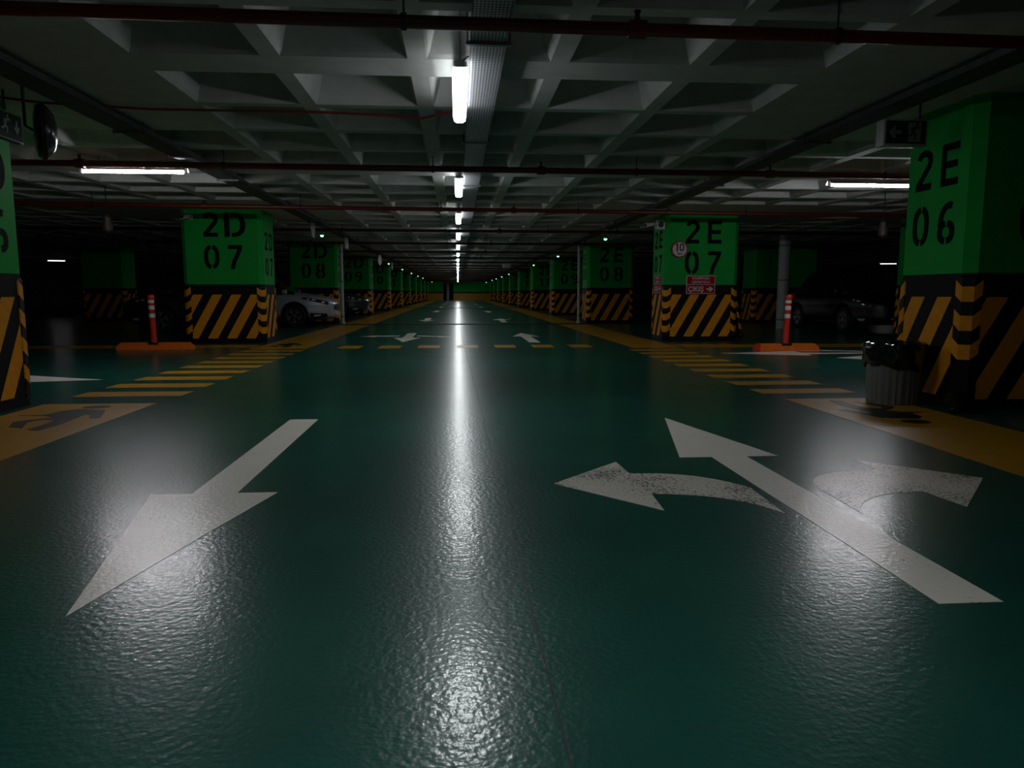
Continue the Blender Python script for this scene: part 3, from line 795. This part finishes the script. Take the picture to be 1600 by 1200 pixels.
kerb_post(-5.36, 13.5, 1.31, 'orange kerb with red banded post beside pillar 2D 07', -.02, -.02)
kerb_post(5.70, 12.42, 1.13, 'orange kerb with red banded post beyond the grey bin', .03, -.02)

# ------------------------------------------------------------------ bin and bag
t = thing('waste_bin', 'grey ribbed bin with black liner standing before pillar 2E 06', 'bin', (3.985, 6.45, 0))
b = MB(); b.lathe([(.205, .0), (.212, .012), (.228, .46), (.232, .52), (.222, .52), (.19, .03)], 'bin', 72, wob=lambda a, j: .004 * (1 if math.sin(a * 24) > 0 else -1) if j < 3 else 0); b.build('bin_body', t)
b = MB(); rnd = random.Random(3); ph = [rnd.uniform(0, 6.28) for _ in range(8)]
def crumple(a, j):
    return .010 * math.sin(5*a + ph[0] + j) + .007 * math.sin(11*a + ph[1] - 1.7*j) + .005 * math.sin(19*a + ph[2] + 2.3*j) + .003 * math.sin(37*a + 3*j)
n = 84; V = []; Fc = []
prof = [(.236, .33), (.25, .345), (.262, .40), (.262, .46), (.268, .51), (.262, .545), (.24, .553), (.215, .535), (.18, .47), (.05, .44)]
for j, (r, z) in enumerate(prof):
    for i in range(n):
        a = 2*PI*i/n; k = crumple(a, j) * (1 if 0 < j < 8 else .6)
        dz = .022*math.sin(2*a + 1) + .012*math.sin(7*a) if j < 2 else .006*math.sin(9*a + j)
        V.append(((r + k) * math.cos(a), (r + k) * math.sin(a), z + dz))
for j in range(len(prof) - 1):
    for i in range(n):
        k = (i+1) % n; Fc.append((j*n+i, j*n+k, (j+1)*n+k, (j+1)*n+i))
Fc.append(tuple((len(prof)-1)*n + i for i in range(n)))
b.mesh(V, Fc, 'bag', True); b.build('bin_liner', t)
def blob(b, c, r, mat, sd, amp=.25, seg=14):
    q = random.Random(sd); bm = bmesh.new(); bmesh.ops.create_icosphere(bm, subdivisions=3, radius=1)
    D = [(Vector((q.uniform(-1,1), q.uniform(-1,1), q.uniform(-1,1))) * 4, q.uniform(0, 6)) for _ in range(7)]
    vs = []
    for v in bm.verts:
        k = 1 + amp * sum(math.sin(v.co.dot(d) + p) for d, p in D) / 3
        vs.append((c[0] + v.co.x*r[0]*k, c[1] + v.co.y*r[1]*k, max(.002, c[2] + v.co.z*r[2]*k)))
    bm.verts.index_update(); b.mesh(vs, [[v.index for v in f.verts] for f in bm.faces], mat, False); bm.free()
b = MB(); blob(b, (4.17, 5.80, .075), (.10, .08, .085), 'bag', 5, .35)
tag(b.build('crumpled_bag'), 'small crumpled black plastic bag at the foot of pillar 2E 06', 'bag')

# ------------------------------------------------------------------ drain pipes
for x, y, r, label in ((-3.68, 24.02, .055, 'pale drain pipe before the corner of pillar 2D 08'), (3.95, 24.0, .05, 'pale drain pipe before the corner of pillar 2E 08'),
                       (6.25, 16.55, .07, 'dim drain pipe standing behind pillar 2E 07'), (9.1, 20.2, .15, 'thick grey pipe standing behind the post with the orange kerb')):
    t = thing('drain_pipe', label, 'pipe', (x, y, 0), 0, 'upright drain pipes')
    b = MB(); b.lathe([(r, .0), (r, RIB - .004)], 'drain', 18); b.build('pipe_run', t)
    for z in (.25, 1.35, 2.3):
        b = MB(); b.lathe([(r + .001, z - .02), (r + .012, z - .02), (r + .012, z + .02), (r + .001, z + .02)], 'galv', 18); b.build('pipe_clamp', t)
    if r < .06:
        b = MB(); b.lathe([(r + .02, 0), (r + .03, .02), (r + .025, .06), (r, .07)], 'drain', 18); b.build('pipe_shoe', t)

# ------------------------------------------------------------------ cars (nose at x = 0, facing local +X)
def cubic(xs_, ys_, x):
    x = -x
    for i in range(len(xs_) - 1):
        if x <= xs_[i+1] or i == len(xs_) - 2:
            t = (x - xs_[i]) / (xs_[i+1] - xs_[i]); t = max(0, min(1, t))
            def sl(k):
                if k == 0: return (ys_[1]-ys_[0]) / (xs_[1]-xs_[0])
                if k == len(xs_)-1: return (ys_[-1]-ys_[-2]) / (xs_[-1]-xs_[-2])
                return (ys_[k+1]-ys_[k-1]) / (xs_[k+1]-xs_[k-1])
            h = xs_[i+1] - xs_[i]; a, c = ys_[i], ys_[i+1]; m0, m1 = sl(i)*h, sl(i+1)*h
            return (2*t**3-3*t*t+1)*a + (t**3-2*t*t+t)*m0 + (-2*t**3+3*t*t)*c + (t**3-t*t)*m1
class Car:
    def __init__(s, L=4.35):
        k = L / 4.35; s.L = L
        s.sx = [0, .05, .15, .35, .7, 1.3, 2.2, 3.2, 3.9*k, 4.2*k, 4.31*k, L]
        s.zt = [.70, .77, .83, .89, .95, 1.02, 1.02, 1.0, 1.0, .95, .88, .80]
        s.zb = [.33, .27, .23, .205, .19, .19, .19, .19, .21, .26, .32, .40]
        s.w  = [.36, .47, .60, .735, .86, .91, .91, .91, .885, .80, .70, .55]
    def sec(s, x): return cubic(s.sx, s.zt, x), cubic(s.sx, s.zb, x), cubic(s.sx, s.w, x)
    def y(s, x, z):
        zt, zb, w = s.sec(x); q = (z - zb) / (zt - zb)
        if q <= 0 or q >= 1: return 0 if (q < -.001 or q > 1.001) else w * .3
        if q > .5: g = max(0, 1 - ((q - .5)/.5) ** 6.5) ** (1/2.6)
        else: g = max(0, 1 - ((.5 - q)/.5) ** 4.5) ** (1/2.6)
        bulge = 1 + .015 * math.exp(-((q - .62)/.06) ** 2)
        return w * g * bulge
    def x(s, y, z):
        lo, hi = -1.6, 0.0            # y grows towards the tail
        if s.y(0, z) >= y: return 0.0
        for _ in range(40):
            m = (lo + hi) / 2
            if s.y(m, z) >= y: lo = m
            else: hi = m
        return lo
    def body(s, mat):
        n = 24; V = []; Fc = []; X = []
        a = 0.0
        for q in range(70):
            t = q / 69; X.append(-s.L * t)
        X = sorted(set([0, -.012, -.03, -.055, -.09, -.13, -.18] + X[3:]), reverse=True)
        for x in X:
            zt, zb, w = s.sec(x)
            half = []
            for i in range(n + 1):
                q = .5 - .5 * math.cos(PI * i / n); z = zb + (zt - zb) * q
                half.append((s.y(x, z) if 0 < i < n else w * .30, z))
            ring = [(x, -yy, z) for yy, z in half] + [(x, yy, z) for yy, z in reversed(half)]
            V += ring
        m = 2 * (n + 1)
        for j in range(len(X) - 1):
            for i in range(m):
                k = (i + 1) % m; Fc.append((j*m+i, (j+1)*m+i, (j+1)*m+k, j*m+k))
        Fc.append(tuple(range(m))); Fc.append(tuple((len(X)-1)*m + i for i in reversed(range(m))))
        b = MB(); b.mesh(V, Fc, mat, True); return b
    def patch(s, b, fn, mat, nu=10, nv=5, off=.008, side=1):
        """fn(u, v) -> (y, z) laid on the front skin, lifted by off."""
        V = []; Fc = []
        for i in range(nu + 1):
            for j in range(nv + 1):
                yy, z = fn(i / nu, j / nv); xx = s.x(yy, z)
                o = Vector((1, .75 * min(1, yy / .8) ** 2, .1)).normalized() * off
                V.append((xx + o.x, side * (yy + o.y), z + o.z))
        for i in range(nu):
            for j in range(nv):
                a = i*(nv+1) + j; q = (a, a + nv + 1, a + nv + 2, a + 1)
                Fc.append(q if side > 0 else q[::-1])
        b.mesh(V, Fc, mat, True)
def skin(c, b, x0, x1, lo, hi, mat, off, side, nu=12, nv=5):
    """Patch on the flank between x0 and x1, height as a fraction of the body section."""
    V = []; Fc = []
    for i in range(nu + 1):
        u = i / nu; x = x0 + (x1 - x0) * u; zt, zb, w_ = c.sec(x)
        for j in range(nv + 1):
            q = lo(u) + (hi(u) - lo(u)) * j / nv; z = zb + (zt - zb) * q
            d = Vector((.55 + .3 * (x > -.4), .75, .15)).normalized() * off
            V.append((x + d.x, side * (c.y(x, z) + d.y), z + d.z))
    for i in range(nu):
        for j in range(nv):
            a = i*(nv+1) + j; q = (a, a + nv + 1, a + nv + 2, a + 1)
            Fc.append(q if side < 0 else q[::-1])
    b.mesh(V, Fc, mat, True)
def wheel(t, x, y, r=.325):
    s_ = 1 if y > 0 else -1
    T = Matrix.Translation((x, y, r)) @ Matrix.Rotation(-s_ * PI/2, 4, 'X')
    b = MB(); b.lathe([(r*.62, -.10), (r*.9, -.11), (r, -.085), (r, .085), (r*.9, .11), (r*.64, .10), (r*.60, .05)], 'tyre', 36, T); w = b.build('wheel', t)
    b = MB(); b.lathe([(r*.64, .085), (r*.66, .10), (r*.60, .10), (r*.56, .06)], 'alloy', 36, T)
    for k in range(5):
        a = 2*PI*k/5 + .3
        b.prism([(.03, -.022), (r*.60, -.034), (r*.60, .034), (.03, .022)], .055, .085, 'alloy', T @ Matrix.Rotation(a, 4, 'Z'))
    b.lathe([(.055, .05), (.05, .095), (.02, .10)], 'alloy', 16, T); b.lathe([(r*.57, .02), (r*.57, .03)], 'tyre', 30, T); b.build('rim', w)
def make_car(loc, rz, label, paint, L=4.35, arches=True, van=0.0):
    t = thing('car', label, 'car', loc, rz); c = Car(L)
    body = c.body(paint).build('body', t)
    wx = (-1.10, -1.10 - 2.55 * (L / 4.35))
    cut = MB()
    for x in wx: cut.lathe([(.405, -1.2), (.405, 1.2)], 'tyre', 40, Matrix.Translation((x, 0, .345)) @ Matrix.Rotation(PI/2, 4, 'X'), False)
    co = cut.build('cutter'); md = body.modifiers.new('arch', 'BOOLEAN'); md.object = co; md.operation = 'DIFFERENCE'; md.solver = 'EXACT'
    co.matrix_world = Matrix.Identity(4); body.parent = None
    bpy.context.view_layer.update()
    dg = bpy.context.evaluated_depsgraph_get(); me = bpy.data.meshes.new_from_object(body.evaluated_get(dg)); body.modifiers.clear()
    old = body.data; body.data = me; bpy.data.meshes.remove(old); bpy.data.objects.remove(co); body.parent = t
    try: me.set_sharp_from_angle(angle=.7)
    except Exception: pass
    b = MB(); b.box(-L + .5, -.35, -.72, .72, .22, .60, 'plastic_black'); b.build('underbody', t)
    # cabin
    st = [(-1.10, .95, .76, .96), (-1.75, .95, .80, 1.36), (-2.15, .95, .80, 1.46 + van), (-3.1, .95, .80, 1.47 + van), (-3.75*L/4.35, .95, .78, 1.33 + van), (-4.12*L/4.35, .95, .74, .99)]
    V = []; Fc = []
    for x, zb, w, zt in st:
        tw = w - .20 * max(0, (zt - .95)) / .5
        V += [(x, -w, zb), (x, -(w + tw)/2 - .01, (zb + zt)/2), (x, -tw, zt - .04 * (zt > 1.1)), (x, -tw + .12, zt), (x, tw - .12, zt), (x, tw, zt - .04 * (zt > 1.1)), (x, (w + tw)/2 + .01, (zb + zt)/2), (x, w, zb)]
    for j in range(len(st) - 1):
        for i in range(7): Fc.append((j*8+i, (j+1)*8+i, (j+1)*8+i+1, j*8+i+1))
    b = MB(); b.mesh(V, Fc, 'glass', True); b.build('window_glass', t)
    b = MB()
    for j in range(1, len(st) - 2):
        A = [Vector(V[j*8 + i]) + Vector((0, 0, .008)) for i in (2, 3, 4, 5)]; B = [Vector(V[(j+1)*8 + i]) + Vector((0, 0, .008)) for i in (2, 3, 4, 5)]
        for i in range(3): b.face([A[i], B[i], B[i+1], A[i+1]], paint, smooth=True)
    for sgn, ii in ((-1, (0, 1, 2)), (1, (7, 6, 5))):
        for x_from, x_to in ((1, 0),):
            pass
        for j in (2, 3):
            q = [Vector(V[j*8 + i]) + Vector((0, sgn*.008, 0)) for i in ii]
            b.face([q[0] + Vector((.05,0,0)), q[0] - Vector((.05,0,0)), q[2] - Vector((.04,0,0)), q[2] + Vector((.04,0,0))], paint)
    b.build('roof', t)
    for sg in (-1, 1):
        b = MB(); skin(c, b, -.16, -.88, lambda u: .68 + .13*u, lambda u: .84 + .05*u - .02*(u > .9), 'lens', .010, sg); hl = b.build('headlight', t)
        b = MB(); skin(c, b, -.50, -.60, lambda u: .79, lambda u: .845, 'lamp_body', .015, sg, 5, 4); skin(c, b, -.66, -.74, lambda u: .80, lambda u: .85, 'lamp_body', .015, sg, 5, 4); b.build('headlight_reflector', hl)
        b = MB(); skin(c, b, -.20, -.66, lambda u: .10 + .05*u, lambda u: .27 + .03*u, 'plastic_black', .006, sg); fo = b.build('fog_lamp', t)
        b = MB(); skin(c, b, -.36, -.56, lambda u: .15, lambda u: .23, 'lamp_body', .012, sg, 6, 3); b.build('fog_lens', fo)
        b = MB(); skin(c, b, -.08, -.66, lambda u: .045, lambda u: .075, 'chromed', .010, sg, 10, 2); b.build('bumper_strip', t)
        b = MB(); b.box(-1.42, -1.28, sg*.93 - .07, sg*.93 + .07, .97, 1.09, paint, ch=.03); b.build('wing_mirror', t)
        b = MB(); b.box(-L*.985, -L*.955, sg*.60 - .10, sg*.60 + .10, .72, .86, 'sign_red', ch=.01); b.build('tail_light', t)
    b = MB(); c.patch(b, lambda u, v: (.30*u + .0, .47 + .20*v), 'plastic_black', 10, 5, .008, 1); c.patch(b, lambda u, v: (.30*u, .47 + .20*v), 'plastic_black', 10, 5, .008, -1)
    c.patch(b, lambda u, v: (.30 + .13*u, .49 + .02*u + (.17 - .06*u)*v), 'plastic_black', 8, 5, .008, 1); c.patch(b, lambda u, v: (.30 + .13*u, .49 + .02*u + (.17 - .06*u)*v), 'plastic_black', 8, 5, .008, -1); b.build('grille', t)
    b = MB(); b.box(-.02, .022, -.26, .26, .34, .39, 'plastic_white'); b.build('number_plate', t)
    b = MB(); c.patch(b, lambda u, v: (.40*u, .68 + .012*v), 'chromed', 8, 2, .012, 1); c.patch(b, lambda u, v: (.40*u, .68 + .012*v), 'chromed', 8, 2, .012, -1); b.build('chrome_strip', t)
    for x in wx:
        for y in (-.80, .80): wheel(t, x, y)
    return t
make_car((-3.66, 22.85, 0), 0, 'silver hatchback parked nose out between pillars 2D 07 and 2D 08', 'silver')
make_car((-8.55, 20.0, 0), PI, 'charcoal car behind the red post, nose away from the aisle', 'dark_car', 3.35)
make_car((10.75, 17.2, 0), -PI/2, 'black car in the dark bay behind the grey bin', 'black_car', van=.25)
make_car((-15.2, 21.5, 0), -PI/2 + .1, 'black car hardly visible in the dark bay past pillar 2D 06', 'black_car')
make_car((-3.75, 31.6, 0), 0, 'dark car with bright grille between the third and fourth pillars', 'dark_car')

# ------------------------------------------------------------------ world and colour management
w = bpy.data.worlds.new('world'); S.world = w; w.use_nodes = True
w.node_tree.nodes['Background'].inputs[0].default_value = (0, 0, 0, 1); w.node_tree.nodes['Background'].inputs[1].default_value = 0
S.view_settings.view_transform = 'Standard'; S.view_settings.look = 'None'; S.view_settings.gamma = 1; S.view_settings.use_curve_mapping = False
S.view_settings.exposure = 0.0
S.cycles.use_denoising = True
S.cycles.max_bounces = 6; S.cycles.diffuse_bounces = 3; S.cycles.glossy_bounces = 3
S.cycles.sample_clamp_indirect = 4
